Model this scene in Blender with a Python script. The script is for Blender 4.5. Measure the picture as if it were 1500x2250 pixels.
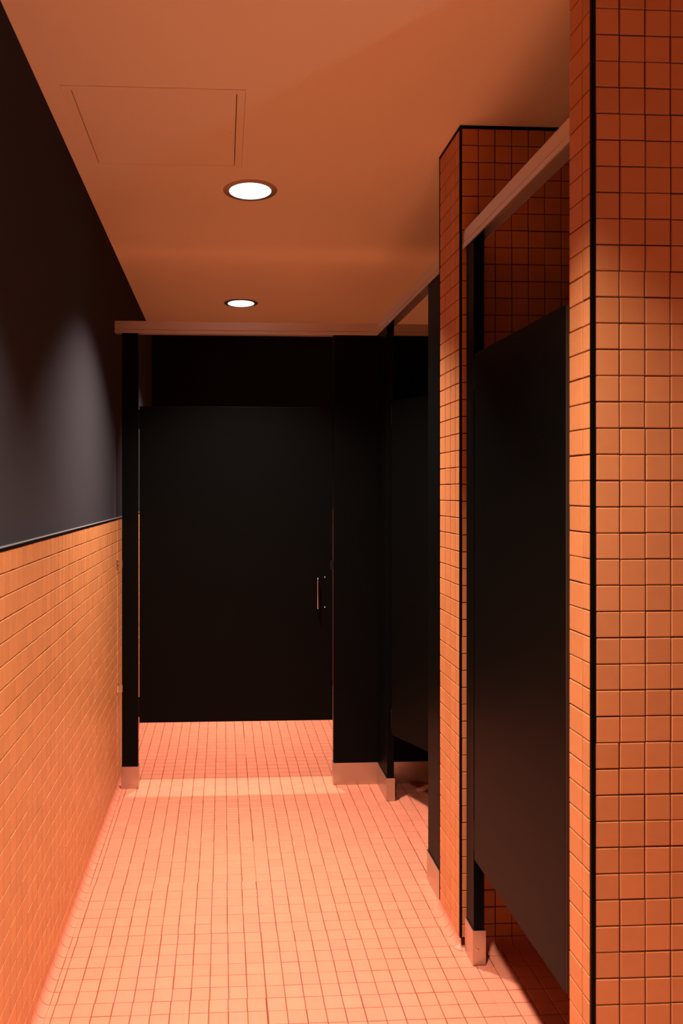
import bpy, bmesh, math, random
from mathutils import Vector, Matrix

random.seed(7)
scn = bpy.context.scene
for o in list(bpy.data.objects):
    bpy.data.objects.remove(o)
C = scn.collection

# ----------------------------------------------------------------- camera
EYE = 1.365                      # lens height above the floor
YAW = 0.0496                     # turned slightly to the right of the corridor axis
F_PX, PX, PY = 1664.6, 573.1, 1077.9     # focal length and principal point, 1500 x 2250 frame
cd = bpy.data.cameras.new('camera')
cd.sensor_fit = 'HORIZONTAL'
cd.sensor_width = 24.0
cd.lens = F_PX / 1500 * 24.0
cd.shift_x = (750 - PX) / 1500
cd.shift_y = (PY - 1125) / 1500
cd.clip_start = 0.02
cd.dof.use_dof = True
cd.dof.focus_distance = 3.2
cd.dof.aperture_fstop = 6.3
cam = bpy.data.objects.new('camera', cd)
C.objects.link(cam)
cam.location = (0, 0, EYE)
cam.rotation_euler = (math.pi / 2, 0, -YAW)
scn.camera = cam

# ----------------------------------------------------------------- world, exposure
w = bpy.data.worlds.new('world')
scn.world = w
w.use_nodes = True
w.node_tree.nodes['Background'].inputs[0].default_value = (0, 0, 0, 1)
w.node_tree.nodes['Background'].inputs[1].default_value = 0.0
vs = scn.view_settings
vs.view_transform = 'Standard'
vs.look = 'None'
vs.gamma = 1.0
vs.use_curve_mapping = False
vs.exposure = 0.0
scn.cycles.max_bounces = 10
scn.cycles.diffuse_bounces = 8
scn.cycles.glossy_bounces = 5
scn.cycles.sample_clamp_indirect = 4.0
scn.cycles.use_denoising = True

# ----------------------------------------------------------------- main sizes (metres)
CEIL = 2.46
JOINT = 0.0020                    # grout joint
T = 0.0508                        # tile pitch
XL = -0.485                       # face of the tiled wainscot, left
XLU = -0.497                      # face of the black upper wall, left
YB = 5.30                         # back wall of the end stall
XR = 1.95                         # right wall of the stalls
YFRONT = -2.2                     # wall behind the camera
YP = 3.496                        # corridor face of the end stall's front
XS = 0.7185                       # corridor face of the right hand stalls
RAIL0, RAIL1 = 2.086, 2.143
LIGHT_XY = [(0.098, 2.762), (0.103, 4.425), (0.098, 1.10), (0.098, -0.56)]

# ----------------------------------------------------------------- lamps
LAMP_W = 31.0
def lamp(x, y, watts, spread=100, size=0.150):
    l = bpy.data.lights.new('downlight_lamp', 'AREA')
    l.shape = 'DISK'
    l.size = size
    l.energy = watts
    l.spread = math.radians(spread)
    l.color = (1.0, 0.84, 0.76)
    o = bpy.data.objects.new('downlight_lamp', l)
    C.objects.link(o)
    o.location = (x, y, CEIL - 0.0046)
    return o
for i, (lx, ly) in enumerate(LIGHT_XY):
    lamp(lx, ly, LAMP_W)
# the washroom bay beside the corridor, out of frame to the right: an uplight by the vanity
up = bpy.data.lights.new('vanity_uplight', 'SPOT')
up.energy = 16.0
up.spot_size = math.radians(56)
up.spot_blend = 1.0
up.shadow_soft_size = 0.05
up.color = (0.70, 0.92, 1.0)
uo = bpy.data.objects.new('vanity_uplight', up)
C.objects.link(uo)
uo.location = (2.06, -0.14, 0.50)
uo.rotation_euler = (Vector((-0.55, 1.55, CEIL)) - uo.location).to_track_quat('-Z', 'Y').to_euler()

# ----------------------------------------------------------------- materials
def new_mat(name):
    m = bpy.data.materials.new(name)
    m.use_nodes = True
    nt = m.node_tree
    b = nt.nodes['Principled BSDF']
    return m, nt, b

def noise_bump(nt, b, scale, strength, dist=0.001, detail=3):
    tc = nt.nodes.new('ShaderNodeTexCoord')
    n = nt.nodes.new('ShaderNodeTexNoise')
    n.inputs['Scale'].default_value = scale
    n.inputs['Detail'].default_value = detail
    bp = nt.nodes.new('ShaderNodeBump')
    bp.inputs['Strength'].default_value = strength
    bp.inputs['Distance'].default_value = dist
    nt.links.new(tc.outputs['Object'], n.inputs['Vector'])
    nt.links.new(n.outputs['Fac'], bp.inputs['Height'])
    nt.links.new(bp.outputs['Normal'], b.inputs['Normal'])
    return n

def plain(name, col, rough, metal=0.0, spec=0.5, bump=None):
    m, nt, b = new_mat(name)
    b.inputs['Base Color'].default_value = (*col, 1)
    b.inputs['Roughness'].default_value = rough
    b.inputs['Metallic'].default_value = metal
    b.inputs['Specular IOR Level'].default_value = spec
    if bump:
        noise_bump(nt, b, *bump)
    return m

def tile_mat(name, col, var=0.10, rough=0.46):
    """Unglazed mosaic tile: every tile its own slight shade (per object and per island), fine grain."""
    m, nt, b = new_mat(name)
    N, L = nt.nodes.new, nt.links.new
    oi = N('ShaderNodeObjectInfo')
    ge = N('ShaderNodeNewGeometry')
    add = N('ShaderNodeMath'); add.operation = 'ADD'
    fr = N('ShaderNodeMath'); fr.operation = 'FRACT'
    L(oi.outputs['Random'], add.inputs[0])
    L(ge.outputs['Random Per Island'], add.inputs[1])
    L(add.outputs[0], fr.inputs[0])
    mr = N('ShaderNodeMapRange')
    mr.inputs['To Min'].default_value = 1 - var
    mr.inputs['To Max'].default_value = 1 + var * 0.7
    L(fr.outputs[0], mr.inputs['Value'])
    nz = N('ShaderNodeTexNoise')
    nz.inputs['Scale'].default_value = 35
    nz.inputs['Detail'].default_value = 4
    L(ge.outputs['Position'], nz.inputs['Vector'])
    mr2 = N('ShaderNodeMapRange')
    mr2.inputs['To Min'].default_value = 0.93
    mr2.inputs['To Max'].default_value = 1.07
    L(nz.outputs['Fac'], mr2.inputs['Value'])
    mu = N('ShaderNodeMath'); mu.operation = 'MULTIPLY'
    L(mr.outputs[0], mu.inputs[0]); L(mr2.outputs[0], mu.inputs[1])
    hs = N('ShaderNodeHueSaturation')
    hs.inputs['Color'].default_value = (*col, 1)
    L(mu.outputs[0], hs.inputs['Value'])
    L(hs.outputs['Color'], b.inputs['Base Color'])
    b.inputs['Roughness'].default_value = rough
    b.inputs['Specular IOR Level'].default_value = 0.35
    bp = N('ShaderNodeBump')
    bp.inputs['Strength'].default_value = 0.12
    bp.inputs['Distance'].default_value = 0.0006
    n2 = N('ShaderNodeTexNoise'); n2.inputs['Scale'].default_value = 60
    L(ge.outputs['Position'], n2.inputs['Vector'])
    L(n2.outputs['Fac'], bp.inputs['Height'])
    L(bp.outputs['Normal'], b.inputs['Normal'])
    return m

M_TILE = tile_mat('peach_wall_tile', (0.60, 0.24, 0.085), var=0.075)
M_FLOOR = tile_mat('peach_floor_tile', (0.70, 0.228, 0.128), var=0.05)
M_GROUT = plain('rust_grout', (0.080, 0.021, 0.007), 0.9, spec=0.1, bump=(200, 0.3, 0.0005))
M_FGROUT = plain('rust_floor_grout', (0.20, 0.05, 0.02), 0.9, spec=0.1, bump=(200, 0.3, 0.0005))
M_CEIL = plain('peach_ceiling_paint', (0.96, 0.82, 0.52), 0.85, spec=0.15, bump=(140, 0.10, 0.0006))
M_BLACKWALL = plain('black_wall_paint', (0.048, 0.045, 0.049), 0.80, spec=0.0, bump=(260, 0.15, 0.0006))
M_SHADEWALL = plain('black_wall_paint_shaded', (0.012, 0.011, 0.011), 0.85, spec=0.0)  # the black wall paint again, darkened so the colour holds the end stall's shade
M_LAM = plain('black_laminate', (0.0022, 0.0024, 0.0020), 0.46, spec=0.07, bump=(420, 0.12, 0.0003))
M_EDGE = plain('black_laminate_edge', (0.004, 0.004, 0.004), 0.5, spec=0.3)
M_TRIM = plain('black_metal_trim', (0.002, 0.002, 0.002), 0.5, metal=0.0, spec=0.06)
M_LEDGE = plain('black_ledge_trim', (0.004, 0.004, 0.004), 0.5, spec=0.1)
M_LEDGE_HILITE = plain('grey_ledge_highlight', (0.20, 0.18, 0.17), 0.5, spec=0.3)  # grey that paints the lit top edge of the black ledge
M_RING = plain('bronze_light_ring', (0.70, 0.52, 0.42), 0.38, metal=1.0)
M_CHROME = plain('polished_chrome', (0.80, 0.76, 0.72), 0.16, metal=1.0)
M_PANEL = plain('peach_hatch_paint', (0.95, 0.80, 0.51), 0.8, spec=0.15)
M_WHITE = plain('dark_plaster', (0.03, 0.028, 0.028), 0.8)

def brushed(name, col, rough):
    m, nt, b = new_mat(name)
    b.inputs['Base Color'].default_value = (*col, 1)
    b.inputs['Metallic'].default_value = 1.0
    b.inputs['Roughness'].default_value = rough
    N, L = nt.nodes.new, nt.links.new
    tc = N('ShaderNodeTexCoord'); mp = N('ShaderNodeMapping')
    mp.inputs['Scale'].default_value = (4, 4, 900)
    n = N('ShaderNodeTexNoise'); n.inputs['Scale'].default_value = 1.0
    bp = N('ShaderNodeBump'); bp.inputs['Strength'].default_value = 0.08; bp.inputs['Distance'].default_value = 0.0003
    L(tc.outputs['Object'], mp.inputs['Vector']); L(mp.outputs['Vector'], n.inputs['Vector'])
    L(n.outputs['Fac'], bp.inputs['Height']); L(bp.outputs['Normal'], b.inputs['Normal'])
    return m
M_STEEL = brushed('brushed_stainless_shoe', (0.56, 0.50, 0.43), 0.34)
M_ALU = brushed('satin_aluminium_rail', (0.76, 0.69, 0.62), 0.52)

M_STRIP = brushed('dull_bronze_edge_strip', (0.30, 0.20, 0.14), 0.5)
m, nt, b = new_mat('lit_lens')
b.inputs['Base Color'].default_value = (0.9, 0.9, 0.9, 1)
b.inputs['Emission Color'].default_value = (1.0, 1.0, 1.0, 1)
b.inputs['Emission Strength'].default_value = 3.0
M_LENS = m

# ----------------------------------------------------------------- mesh helpers
def link(name, me, mat, parent=None):
    o = bpy.data.objects.new(name, me)
    C.objects.link(o)
    if mat is not None and not me.materials:
        me.materials.append(mat)
    if parent is not None:
        o.parent = parent
    return o

def from_bm(name, bm, mat, parent=None, smooth=False):
    me = bpy.data.meshes.new(name)
    bm.normal_update()
    bm.to_mesh(me)
    bm.free()
    if smooth:
        for p in me.polygons:
            p.use_smooth = True
    return link(name, me, mat, parent)

def add_box(bm, x0, x1, y0, y1, z0, z1, bev=0.0):
    r = bmesh.ops.create_cube(bm, size=1)
    vs_ = r['verts']
    for v in vs_:
        v.co = Vector(((x0 + x1) / 2 + v.co.x * (x1 - x0), (y0 + y1) / 2 + v.co.y * (y1 - y0), (z0 + z1) / 2 + v.co.z * (z1 - z0)))
    if bev:
        es = list({e for v in vs_ for e in v.link_edges})
        bmesh.ops.bevel(bm, geom=es, offset=bev, segments=2, affect='EDGES', profile=0.6)

def box(name, lim, mat, parent=None, bev=0.0):
    bm = bmesh.new()
    add_box(bm, *lim, bev=bev)
    return from_bm(name, bm, mat, parent)

def tube(bm, pts, r, seg=12):
    rings = []
    n = len(pts)
    for i, p in enumerate(pts):
        p = Vector(p)
        a = Vector(pts[max(i - 1, 0)]); c = Vector(pts[min(i + 1, n - 1)])
        d = (c - a).normalized()
        u = d.cross(Vector((1, 0, 0)))
        if u.length < 1e-3:
            u = d.cross(Vector((0, 1, 0)))
        u.normalize(); v = d.cross(u)
        rings.append([bm.verts.new(p + r * (math.cos(t) * u + math.sin(t) * v)) for t in [2 * math.pi * k / seg for k in range(seg)]])
    for a, c in zip(rings, rings[1:]):
        for k in range(seg):
            bm.faces.new((a[k], a[(k + 1) % seg], c[(k + 1) % seg], c[k]))
    bm.faces.new(rings[0][::-1]); bm.faces.new(rings[-1])
    bmesh.ops.recalc_face_normals(bm, faces=bm.faces)

def lathe(bm, prof, cx, cy, seg=48, closed=False):
    """prof: list of (radius, z)."""
    rings = [[bm.verts.new((cx + r * math.cos(2 * math.pi * k / seg), cy + r * math.sin(2 * math.pi * k / seg), z)) for k in range(seg)] for r, z in prof]
    pairs = list(zip(rings, rings[1:])) + ([(rings[-1], rings[0])] if closed else [])
    for a, c in pairs:
        for k in range(seg):
            bm.faces.new((a[k], a[(k + 1) % seg], c[(k + 1) % seg], c[k]))
    bmesh.ops.recalc_face_normals(bm, faces=bm.faces)
    return rings

def extrude_prof(bm, prof, place):
    """closed profile (list of 2D points) swept between place(p, 0) and place(p, 1)."""
    a = [bm.verts.new(place(p, 0)) for p in prof]
    c = [bm.verts.new(place(p, 1)) for p in prof]
    n = len(prof)
    for k in range(n):
        bm.faces.new((a[k], a[(k + 1) % n], c[(k + 1) % n], c[k]))
    bm.faces.new(a[::-1]); bm.faces.new(c)
    bmesh.ops.recalc_face_normals(bm, faces=bm.faces)

def tag(o, label, cat=None, group=None, kind=None):
    if label: o['label'] = label
    if cat: o['category'] = cat
    if group: o['group'] = group
    if kind: o['kind'] = kind
    return o

def empty(name, loc=(0, 0, 0)):
    o = bpy.data.objects.new(name, None)
    o.empty_display_size = 0.05
    C.objects.link(o)
    o.location = loc
    return o

def part(name, lim, mat, root, bev=0.0):
    """A box part given in world coordinates, under a root Empty that is only translated."""
    l = root.location
    return box(name, (lim[0] - l.x, lim[1] - l.x, lim[2] - l.y, lim[3] - l.y, lim[4] - l.z, lim[5] - l.z), mat, root, bev)

# ----------------------------------------------------------------- tiles
THICK, CH = 0.0058, 0.0011
def slab(w_, h_):
    """vertices and faces of one cushion-edged tile, centred, face towards +Z, its back at z = 0."""
    a, c = w_ / 2, h_ / 2
    V = []
    for z, i in ((0, 0), (THICK - CH, 0), (THICK, CH)):
        V += [(-a + i, -c + i, z), (a - i, -c + i, z), (a - i, c - i, z), (-a + i, c - i, z)]
    F = []
    for q in (0, 4):
        for k in range(4):
            F.append((q + k, q + (k + 1) % 4, q + 4 + (k + 1) % 4, q + 4 + k))
    F.append((8, 9, 10, 11))
    return V, F
_mesh = {}
def slab_mesh(w_, h_, mat):
    key = (round(w_, 4), round(h_, 4), mat.name)
    if key not in _mesh:
        me = bpy.data.meshes.new('tile')
        V, F = slab(key[0], key[1])
        me.from_pydata(V, [], F)
        me.materials.append(mat)
        _mesh[key] = me
    return _mesh[key]

def cuts(lo, hi, first, least=0.007):
    """grid lines between lo and hi that pass through `first` with pitch T, ends included."""
    k0 = math.ceil((lo + least - first) / T)
    e = [lo]
    while first + k0 * T < hi - least:
        e.append(first + k0 * T); k0 += 1
    return e + [hi]

def px_of(p):
    c_, s_ = math.cos(YAW), math.sin(YAW)
    xc, zc = p[0] * c_ - p[1] * s_, p[0] * s_ + p[1] * c_
    if zc < 0.1:
        return None
    return PX + F_PX * xc / zc, PY - F_PX * (p[2] - EYE) / zc, zc

def tile_face(org, U, Vv, ue, ve, wob=0.0004, sheet=0.0, joint=0.0026):
    """tiles of one flat face: list of (matrix, w, h, centre)."""
    U, Vv = Vector(U), Vector(Vv)
    Nn = U.cross(Vv)
    out = []
    for i in range(len(ue) - 1):
        for j in range(len(ve) - 1):
            du = 0.0; dv = 0.0
            if sheet:
                rnd = random.Random((i // 12) * 977 + (j // 6) * 131 + 5)
                du = rnd.uniform(-sheet, sheet); dv = rnd.uniform(-sheet, sheet) * 0.5
            u0, u1, v0, v1 = ue[i], ue[i + 1], ve[j], ve[j + 1]
            w_, h_ = u1 - u0 - joint, v1 - v0 - joint
            if w_ < 0.003 or h_ < 0.003:
                continue
            cpt = Vector(org) + U * ((u0 + u1) / 2 + du + random.uniform(-wob, wob)) + Vv * ((v0 + v1) / 2 + dv + random.uniform(-wob, wob)) + Nn * random.uniform(-0.0002, 0.0002)
            R = Matrix((U, Vv, Nn)).transposed() @ Matrix.Rotation(random.uniform(-0.004, 0.004), 3, 'X') @ Matrix.Rotation(random.uniform(-0.004, 0.004), 3, 'Y')
            M = Matrix.Translation(cpt - Nn * THICK) @ R.to_4x4()
            out.append((M, w_, h_, cpt))
    return out

def lay(tiles, parent, mat, visible, most=300):
    """the tiles that show largest become parts of their own, the rest one joined part."""
    scored = []
    for k, (M, w_, h_, cpt) in enumerate(tiles):
        q = px_of(cpt)
        s = 0
        if q and -20 < q[0] < 1520 and -20 < q[1] < 2270 and visible(cpt, q):
            cor = [px_of(M @ Vector((a * w_ / 2, c * h_ / 2, THICK))) for a, c in ((-1, -1), (1, -1), (1, 1), (-1, 1))]
            s = abs(sum(cor[i][0] * cor[(i + 1) % 4][1] - cor[(i + 1) % 4][0] * cor[i][1] for i in range(4))) / 2
        scored.append((s, k))
    scored.sort(reverse=True)
    single = {k for s, k in scored[:most] if s > 60}
    V, F = [], []
    for k, (M, w_, h_, cpt) in enumerate(tiles):
        if k in single:
            o = link('tile', slab_mesh(w_, h_, mat), None, parent)
            o.matrix_local = M
        else:
            v, f = slab(w_, h_)
            n = len(V)
            V += [tuple(M @ Vector(p)) for p in v]
            F += [tuple(i + n for i in q) for q in f]
    if V:
        me = bpy.data.meshes.new('tile_field')
        me.from_pydata(V, [], F)
        o = link('tile_field', me, mat, parent)
        o['kind'] = 'stuff'
    return len(single)

Z_JOINT = 1.3844                  # one wall joint; all walls share the courses
COVE_R = 0.0245
def cove_pieces(parent, mat, org, along, out, edges, cap=None):
    """quarter round cove tiles at the foot of a wall; edges are lengths along it."""
    along, out = Vector(along), Vector(out)
    arc = [(COVE_R - COVE_R * math.cos(t), COVE_R - COVE_R * math.sin(t)) for t in [math.pi / 2 * k / 12 for k in range(13)]]
    prof = arc + [(COVE_R, -0.004), (-0.004, -0.004), (-0.004, COVE_R)]
    for a, c in zip(edges, edges[1:]):
        bm = bmesh.new()
        extrude_prof(bm, prof, lambda p, s: Vector(org) + out * p[0] + Vector((0, 0, p[1])) + along * ((a + JOINT / 2) if s == 0 else (c - JOINT / 2)))
        me = bpy.data.meshes.new('cove_tile')
        bm.to_mesh(me); bm.free()
        link('cove_tile', me, mat, parent)

def cove_wall_rows(top):
    return cuts(COVE_R, top, Z_JOINT)

# ----------------------------------------------------------------- floor
floor = box('floor', (XLU - 0.1, 2.4, YFRONT, YB + 0.1, -0.10, -0.010), M_WHITE)
tag(floor, 'peach mosaic tile floor of the washroom corridor', 'floor', kind='structure')
grout = box('grout', (XLU, 2.4, YFRONT, YB, -0.010, -0.0018), M_FGROUT, floor)
fx = [XL + COVE_R] + cuts(XL + COVE_R + 0.0005, 2.38, 0.0138)[1:]
fy = cuts(0.20, YB - COVE_R, 1.9849)
tiles = tile_face((0, 0, 0), (1, 0, 0), (0, 1, 0), fx, fy, sheet=0.0012, joint=JOINT)
def under_far_wall(c):
    return 2.236 < c.y < 2.456 and c.x > 0.71
def under_near_wall(c):
    return 1.43 < c.y < 1.53 and c.x > 0.71
tiles = [t for t in tiles if not under_far_wall(t[3]) and not under_near_wall(t[3])]
lay(tiles, floor, M_FLOOR, lambda c, q: c.x < 0.70)
behind = box('floor_area', (XLU, 2.4, YFRONT, 0.20, -0.002, 0.0), M_FLOOR, floor)   # the part behind the camera

# ----------------------------------------------------------------- ceiling (with holes for the lights left closed: rings sit on it)
HX0, HX1, HY0, HY1 = -0.441, 0.062, 2.068, 2.569
ceil_bm = bmesh.new()
for lim in ((XLU - 0.1, HX0, YFRONT, YB + 0.1), (HX1, 2.4, YFRONT, YB + 0.1), (HX0, HX1, YFRONT, HY0), (HX0, HX1, HY1, YB + 0.1)):
    add_box(ceil_bm, *lim, CEIL, CEIL + 0.06)
add_box(ceil_bm, HX0 - 0.05, HX1 + 0.05, HY0 - 0.05, HY1 + 0.05, CEIL + 0.06, CEIL + 0.10)
ceiling = from_bm('ceiling', ceil_bm, M_CEIL)
tag(ceiling, 'plain peach painted ceiling above the corridor and stalls', 'ceiling', kind='structure')

# ----------------------------------------------------------------- left wall: tiled wainscot under black paint
wall_left = box('wall_left', (XLU - 0.1, XLU, YFRONT, YB + 0.1, 0, CEIL), M_BLACKWALL)
tag(wall_left, 'left wall, glossy black paint above a peach tile wainscot', 'wall', kind='structure')
WTOP = 1.232
box('grout', (XLU, XL - 0.0033, YFRONT, YB, 0, WTOP), M_GROUT, wall_left)
box('ledge_trim', (XLU, XL + 0.0015, YFRONT, YB, WTOP, WTOP + 0.0068), M_LEDGE, wall_left)
box('ledge_highlight', (XLU, XL + 0.0018, YFRONT, YB, WTOP + 0.0069, WTOP + 0.0078), M_LEDGE_HILITE, wall_left)  # thin added strip, a painted highlight along the top of the trim
ly = cuts(0.20, YB - 0.012, 1.7034)
tiles = tile_face((XL, 0, 0), (0, 1, 0), (0, 0, 1), ly, cove_wall_rows(WTOP), sheet=0.0008)
lay(tiles, wall_left, M_TILE, lambda c, q: c.y < 3.48)
cy_ = cuts(1.72, 3.49, 1.9849)
cove_pieces(wall_left, M_FLOOR, (XL, 0, 0), (0, 1, 0), (1, 0, 0), cy_)
me_parts = cuts(3.49, YB - COVE_R, 1.9849)
cove_pieces(wall_left, M_FLOOR, (XL, 0, 0), (0, 1, 0), (1, 0, 0), me_parts)

# ----------------------------------------------------------------- back wall of the end stall
wall_back = box('wall_back', (XLU - 0.1, XR + 0.1, YB + 0.012, YB + 0.112, 0, CEIL), M_SHADEWALL)
tag(wall_back, 'back wall of the end stall, black paint above peach tile', 'wall', kind='structure')
box('grout', (XLU, XR, YB + 0.002, YB + 0.012, 0, WTOP), M_GROUT, wall_back)
box('ledge_trim', (XLU, XR, YB - 0.0015, YB + 0.012, WTOP, WTOP + 0.0075), M_LEDGE, wall_back, bev=0.001)
tiles = tile_face((0, YB, 0), (1, 0, 0), (0, 0, 1), cuts(XL, XR - 0.012, 0.0138), cove_wall_rows(WTOP))
lay(tiles, wall_back, M_TILE, lambda c, q: False)

# right wall of the stalls and of the washroom, wall behind the camera
wall_right = box('wall_right', (2.40, 2.50, YFRONT, 1.53, 0, CEIL), M_WHITE)
tag(wall_right, 'right wall of the washroom bay beside the corridor, out of view', 'wall', kind='structure')
wall_stalls = box('wall_stalls', (XR, XR + 0.1, 1.43, YB + 0.1, 0, CEIL), M_BLACKWALL)
tag(wall_stalls, 'far right wall inside the toilet stalls, black above peach tile', 'wall', kind='structure')
box('grout', (XR - 0.010, XR, 1.53, YB, 0, WTOP), M_GROUT, wall_stalls)
tiles = tile_face((XR - 0.012, 0, 0), (0, -1, 0), (0, 0, 1), [-v for v in cuts(1.54, YB - 0.01, 1.7034)][::-1], cove_wall_rows(WTOP))
lay(tiles, wall_stalls, M_TILE, lambda c, q: False)
wall_front = box('wall_front', (XLU - 0.1, 2.5, YFRONT - 0.1, YFRONT, 0, CEIL), M_WHITE)
tag(wall_front, 'wall behind the photographer, out of view', 'wall', kind='structure')

# ----------------------------------------------------------------- near tiled wall end, right edge of the picture
def rows_full(z0):
    return cuts(z0, CEIL - 0.010, Z_JOINT)
NX, NY0, NY1 = 0.711, 1.432, 1.527
wall_near = box('wall_near', (NX + 0.010, XR + 0.45, NY0 + 0.010, NY1 - 0.002, 0, CEIL), M_GROUT)
tag(wall_near, 'near tiled wall end with a black corner trim at the right edge', 'wall', kind='structure')
box('grout', (NX + 0.0033, XR + 0.45, NY0 + 0.0033, NY1, 0, CEIL), M_GROUT, wall_near)
nt_ = tile_face((0, NY0, 0), (1, 0, 0), (0, 0, 1), cuts(NX + 0.008, 2.39, 0.7675), rows_full(0.001), wob=0.0005, sheet=0.0008)
nt_ += tile_face((NX, 0, 0), (0, -1, 0), (0, 0, 1), [-NY1, -1.470, -(NY0 + 0.006)], rows_full(0.001), wob=0.0005)
lay(nt_, wall_near, M_TILE, lambda c, q: True)
bm = bmesh.new()
extrude_prof(bm, [(NX - 0.0006, NY0 - 0.0006), (NX + 0.0080, NY0 - 0.0006), (NX + 0.0080, NY0 + 0.004), (NX + 0.004, NY0 + 0.0060), (NX - 0.0006, NY0 + 0.0060)],
             lambda p, s: Vector((p[0], p[1], 0.0 if s == 0 else CEIL)))
from_bm('corner_trim', bm, M_TRIM, wall_near)

# ----------------------------------------------------------------- far tiled wall end, between the two right hand stalls
FX, FY0, FY1 = 0.7085, 2.238, 2.456
wall_far = box('wall_divider', (FX + 0.010, XR, FY0 + 0.010, FY1 - 0.010, 0, CEIL), M_GROUT)
tag(wall_far, 'far tiled wall end standing between the two right hand stalls', 'wall', kind='structure')
box('grout', (FX + 0.0033, XR, FY0 + 0.0033, FY1 - 0.0033, 0, CEIL), M_GROUT, wall_far)
fr_rows = cuts(COVE_R, CEIL - 0.009, Z_JOINT)
ft = tile_face((0, FY0, 0), (1, 0, 0), (0, 0, 1), cuts(FX + 0.005, XR - 0.012, 0.8159), fr_rows, sheet=0.0006)
ft += tile_face((FX, 0, 0), (0, -1, 0), (0, 0, 1), [-2.4505, -2.390, -2.336, -2.285, -2.246], fr_rows)
ft += tile_face((0, FY1, 0), (-1, 0, 0), (0, 0, 1), [-v for v in cuts(FX + 0.005, XR - 0.012, 0.8159)][::-1], fr_rows)
def far_seen(c, q):
    if c.y > 2.44: return False
    if c.x < FX + 0.003: return True
    return (q[0] < 1030) or (1056 < q[0] < 1252 and q[1] < 770)
lay(ft, wall_far, M_TILE, far_seen)
for y0, y1 in ((FY0 - 0.0006, 2.2455), (FY1 - 0.005, FY1 + 0.0006)):
    bm = bmesh.new()
    add_box(bm, FX - 0.0006, FX + 0.0045, y0, y1, COVE_R, CEIL)
    from_bm('corner_trim', bm, M_TRIM, wall_far)
bm = bmesh.new()
add_box(bm, FX - 0.0008, XR - 0.012, FY0 - 0.0008, FY1 + 0.0008, CEIL - 0.008, CEIL - 0.0002)
from_bm('ceiling_trim', bm, M_TRIM, wall_far)
cove_pieces(wall_far, M_FLOOR, (FX, 0, 0), (0, 1, 0), (-1, 0, 0), [FY0, 2.285, 2.336, 2.390, FY1])
cove_pieces(wall_far, M_FLOOR, (0, FY0, 0), (1, 0, 0), (0, -1, 0), cuts(0.760, XR - 0.02, 0.8159))
# quarter round corner piece joining the two coves
bm = bmesh.new()
prof = [(COVE_R - COVE_R * math.cos(t), COVE_R - COVE_R * math.sin(t)) for t in [math.pi / 2 * k / 7 for k in range(8)]]
rings = []
for a in range(7):
    th = math.pi / 2 * a / 6
    dx, dy = -math.cos(th), -math.sin(th)
    rings.append([bm.verts.new((FX + 0.0005 + dx * p[0], FY0 - 0.0005 + dy * p[0], p[1])) for p in prof])
for r0, r1 in zip(rings, rings[1:]):
    for k in range(len(prof) - 1):
        bm.faces.new((r0[k], r0[k + 1], r1[k + 1], r1[k]))
bmesh.ops.recalc_face_normals(bm, faces=bm.faces)
bmesh.ops.solidify(bm, geom=list(bm.faces), thickness=0.002)
from_bm('cove_tile', bm, M_FLOOR, wall_far, smooth=True)

# ----------------------------------------------------------------- ceiling lights
def ceiling_light(x, y, label):
    t = empty('ceiling_light', (x, y, CEIL))
    tag(t, label, 'light', 'recessed lights in the corridor ceiling')
    bm = bmesh.new()
    lathe(bm, [(0.0990, -0.0001), (0.0989, -0.0008), (0.0880, -0.0022), (0.0770, -0.0036), (0.0765, -0.0030)], 0, 0, 96)
    from_bm('trim_ring', bm, M_RING, t)
    bm = bmesh.new()
    rings = lathe(bm, [(0.0768, -0.0033), (0.060, -0.0036), (0.030, -0.0038), (0.002, -0.0039)], 0, 0, 64)
    bm.faces.new(rings[-1])
    bmesh.ops.recalc_face_normals(bm, faces=bm.faces)
    from_bm('lens', bm, M_LENS, t, smooth=True)
    return t
ceiling_light(*LIGHT_XY[0], 'round recessed light, the nearer and larger, beside the ceiling hatch')
ceiling_light(*LIGHT_XY[1], 'smaller distant recessed light with dark ring, just above the front rail')

# ----------------------------------------------------------------- ceiling hatch
hatch = empty('access_hatch', ((HX0 + HX1) / 2, (HY0 + HY1) / 2, CEIL))
tag(hatch, 'square painted access hatch set in the ceiling beside the black wall', 'hatch')
bm = bmesh.new()
ix0, ix1, iy0, iy1 = -0.4145, 0.037, 2.0925, 2.5510
for lim in ((HX0 + 0.001, ix0 - 0.0015, HY0 + 0.001, HY1 - 0.001), (ix1 + 0.0015, HX1 - 0.001, HY0 + 0.001, HY1 - 0.001),
            (ix0 - 0.0015, ix1 + 0.0015, HY0 + 0.001, iy0 - 0.0015), (ix0 - 0.0015, ix1 + 0.0015, iy1 + 0.0005, HY1 - 0.001)):
    l = hatch.location
    add_box(bm, lim[0] - l.x, lim[1] - l.x, lim[2] - l.y, lim[3] - l.y, -0.0022, 0.02)
from_bm('frame', bm, M_PANEL, hatch)
part('panel', (ix0 + 0.0012, ix1 - 0.0012, iy0, iy1, CEIL - 0.0016, CEIL + 0.02), M_PANEL, hatch, bev=0.0006)
bm = bmesh.new()
lathe(bm, [(0.0045, -0.0026), (0.0045, -0.0012)], 0.015, -0.05, 12)
bm.faces.new([v for v in bm.verts if abs(v.co.z + 0.0026) < 1e-5])
lk = from_bm('latch', bm, M_PANEL, hatch)
lk.location = (ix1 - 0.03 - hatch.location.x, 0.05, 0)

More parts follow.
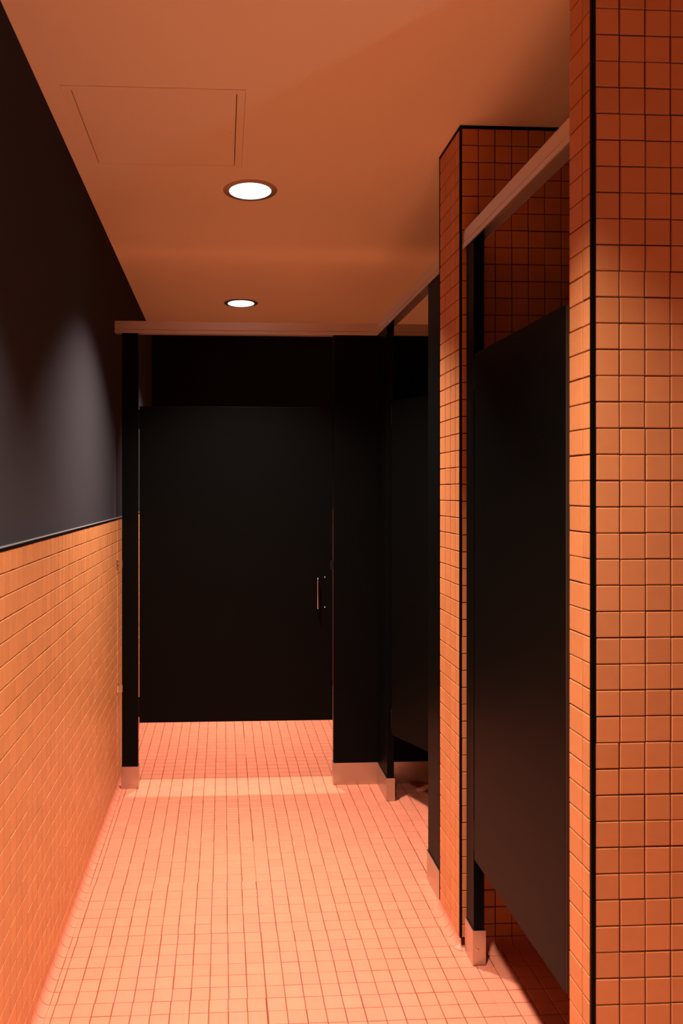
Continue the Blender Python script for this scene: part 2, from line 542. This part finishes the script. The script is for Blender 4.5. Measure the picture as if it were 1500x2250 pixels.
# ----------------------------------------------------------------- toilet partitions
def screw(parent, loc, axis, r=0.0042, mat=None):
    """domed screw head pointing along -Y or -X."""
    bm = bmesh.new()
    bmesh.ops.create_uvsphere(bm, u_segments=10, v_segments=6, radius=r)
    for v in bm.verts:
        v.co.z *= 0.55
        if v.co.z < 0: v.co.z *= 0.2
    o = from_bm('screw', bm, mat or M_CHROME, parent, smooth=True)
    o.rotation_euler = (math.pi / 2, 0, 0) if axis == '-Y' else (0, -math.pi / 2, 0)
    o.location = loc
    return o

def shoe(root, x0, x1, y0, y1, h=0.101):
    """folded stainless shoe round the foot of a pilaster: four thin sides with an open top."""
    t = 0.0016
    l = root.location
    bm = bmesh.new()
    for lim in ((x0, x1, y0, y0 + t), (x0, x1, y1 - t, y1), (x0, x0 + t, y0 + t, y1 - t), (x1 - t, x1, y0 + t, y1 - t)):
        add_box(bm, lim[0] - l.x, lim[1] - l.x, lim[2] - l.y, lim[3] - l.y, 0.0008, h)
    add_box(bm, x0 + t - l.x, x1 - t - l.x, y0 + t - l.y, y1 - t - l.y, h - 0.004, h - 0.002)
    return from_bm('shoe', bm, M_STEEL, root)

def pilaster(label, x0, x1, y0, y1, z0=0.02, name='pilaster'):
    t = empty(name, ((x0 + x1) / 2, (y0 + y1) / 2, 0))
    tag(t, label, 'partition')
    part('panel', (x0, x1, y0, y1, z0, RAIL1 - 0.012), M_LAM, t, bev=0.0012)
    s = shoe(t, x0 - 0.0035, x1 + 0.0035, y0 - 0.0035, y1 + 0.0035)
    return t, s

PT = 0.031
# end stall, left pilaster with its two wall brackets
pl, s = pilaster('narrow black pilaster beside the left wall, with a steel shoe', -0.4635, -0.3905, YP, YP + PT)
for z in (1.029, 0.459):
    b_ = empty('wall_bracket', (XL - pl.location.x, YP + 0.012 - pl.location.y, z))
    b_.parent = pl
    bm = bmesh.new()
    add_box(bm, 0.0005, 0.0030, -0.026, 0.026, -0.021, 0.021, bev=0.0006)         # flange on the wall
    add_box(bm, 0.0030, 0.0240, -0.0150, -0.0125, -0.0165, 0.0165, bev=0.0006)    # ear lapping the pilaster
    bmesh.ops.create_uvsphere(bm, u_segments=8, v_segments=6, radius=0.0042, matrix=Matrix.Translation((0.0032, -0.021, 0.004)))
    o = from_bm('bracket', bm, M_CHROME, b_)
# flatten: the bracket mesh itself is the part
for e in [c for c in pl.children if c.name.startswith('wall_bracket')]:
    ch = e.children[0]
    loc = e.location.copy()
    ch.parent = pl
    ch.location = loc
    bpy.data.objects.remove(e)
for ch in pl.children:
    if ch.name.startswith('bracket'):
        ch.name = 'wall_bracket'

# end stall, wide pilaster that runs on as the wall of the right hand stall
pr, s = pilaster('wide black pilaster right of the big door, on a long steel shoe', 0.5115, XR - 0.012, YP, YP + PT)
# right hand run
pc, s = pilaster('black corner pilaster where the two stall fronts meet', XS, XS + PT, 3.2990, YP - 0.0065)
screw(pc, (XS + 0.008 - pc.location.x, 3.2955 - 0.0006 - pc.location.y, 0.052), '-Y', 0.0034)
pn, s = pilaster('black pilaster behind the far tiled wall end, steel shoe at its foot', XS, XS + PT, FY1 + 0.008, 2.631)
ps, s = pilaster('black pilaster in front of the far tiled wall end', XS, XS + PT, 2.1450, FY0 - COVE_R - 0.0036)
screw(ps, (XS + 0.010 - ps.location.x, 2.1415 - 0.0006 - ps.location.y, 0.047), '-Y', 0.0036)

# headrails
def rail_prof(d0, d1):
    """headrail section: (depth, height) with a grooved lower lip on the face at d0; open channel below."""
    return [(d0 - 0.0022, RAIL0), (d0 - 0.0022, RAIL0 + 0.0145), (d0 + 0.0012, RAIL0 + 0.0155), (d0 + 0.0010, RAIL0 + 0.0172), (d0 - 0.0006, RAIL0 + 0.0180), (d0 + 0.0012, RAIL1 - 0.003), (d0 + 0.006, RAIL1),
            (d1 - 0.006, RAIL1), (d1, RAIL1 - 0.004), (d1, RAIL0), (d1 - 0.0018, RAIL0), (d1 - 0.0018, RAIL1 - 0.006), (d0 + 0.0022, RAIL1 - 0.006), (d0 + 0.0018, RAIL0)]
bm = bmesh.new()
extrude_prof(bm, rail_prof(YP - 0.003, YP + PT + 0.003), lambda p, s: Vector((XLU + 0.001 if s == 0 else XR - 0.002, p[0], p[1])))
o = from_bm('headrail', bm, M_ALU)
tag(o, 'dull metal headrail along the top of the end stall front', 'rail', 'headrails over the stall fronts')
for y0, y1, lab in ((FY1 + 0.004, YP - 0.0045, 'dull metal headrail between the far tiled wall end and the end stall'),
                    (NY1 + 0.002, FY0 - 0.0025, 'nearest metal headrail, sloping down behind the near tiled wall end')):
    bm = bmesh.new()
    extrude_prof(bm, rail_prof(XS - 0.003, XS + PT + 0.003), lambda p, s: Vector((p[0], y0 if s == 0 else y1, p[1])))
    o = from_bm('headrail', bm, M_ALU)
    tag(o, lab, 'rail', 'headrails over the stall fronts')

# doors (built flat in local space: x along the width from the hinge, -y the corridor side)
DT = 0.025
def stall_door(label, hinge, ang, width, z0, z1, handle=True, hinge_parts=True):
    t = empty('stall_door', (hinge[0], hinge[1], 0))
    t.rotation_euler = (0, 0, ang)
    tag(t, label, 'door', 'black toilet stall doors')
    box('panel', (0, width, 0, DT, z0, z1), M_LAM, t, bev=0.0012)
    if hinge_parts:
        for zc in (z1 - 0.060, z0 + 0.070):
            bm = bmesh.new()
            add_box(bm, -0.0056, -0.0002, 0.0015, DT - 0.002, zc - 0.043, zc + 0.043, bev=0.0006)
            tube(bm, [(-0.0029, 0.0020, zc - 0.043), (-0.0029, 0.0020, zc + 0.043)], 0.0024, 10)
            from_bm('hinge', bm, M_EDGE, t)
    if handle:
        hx, h0, h1 = width - 0.073, 0.821, 0.962
        bm = bmesh.new()
        d = 0.034
        arc1 = [(hx, -d + 0.010 - 0.010 * math.sin(a), h1 - 0.010 + 0.010 * math.cos(a)) for a in [math.pi / 2 * k / 5 for k in range(6)]]
        arc2 = [(hx, -d + 0.010 - 0.010 * math.cos(a), h0 + 0.010 - 0.010 * math.sin(a)) for a in [math.pi / 2 * k / 5 for k in range(6)]]
        tube(bm, [(hx, 0.001, h1)] + arc1 + arc2 + [(hx, 0.001, h0)], 0.0042, 12)
        from_bm('handle', bm, M_CHROME, t, smooth=True)
        for z in (h0 + 0.003, h1 + 0.001):
            screw(t, (width - 0.036, -0.0002, z), '-Y', 0.0042)
    return t
end_door = stall_door('wide black door of the end stall, with a chrome pull handle', (-0.3840, YP), 0, 0.891, 0.300, 1.752)
bm = bmesh.new()
add_box(bm, 0.879, 0.8945, -0.0022, 0.0002, 1.000, 1.040, bev=0.0005)
from_bm('latch', bm, M_EDGE, end_door)
a1 = math.atan2(3.016 - 3.214, 0.821 - 0.726)
stall_door('black door ajar behind the far tiled wall end', (0.7360, 3.2845), -math.pi / 2 + 0.437, 0.618, 0.295, 1.757, handle=False)
near_door = stall_door('nearest black door, closed between the two tiled wall ends', (XS, 2.1390), -math.pi / 2, 0.5785, 0.307, 1.757, handle=False)
box('edge_strip', (0.5786, 0.5800, 0.0010, DT - 0.001, 0.308, 1.756), M_STRIP, near_door)
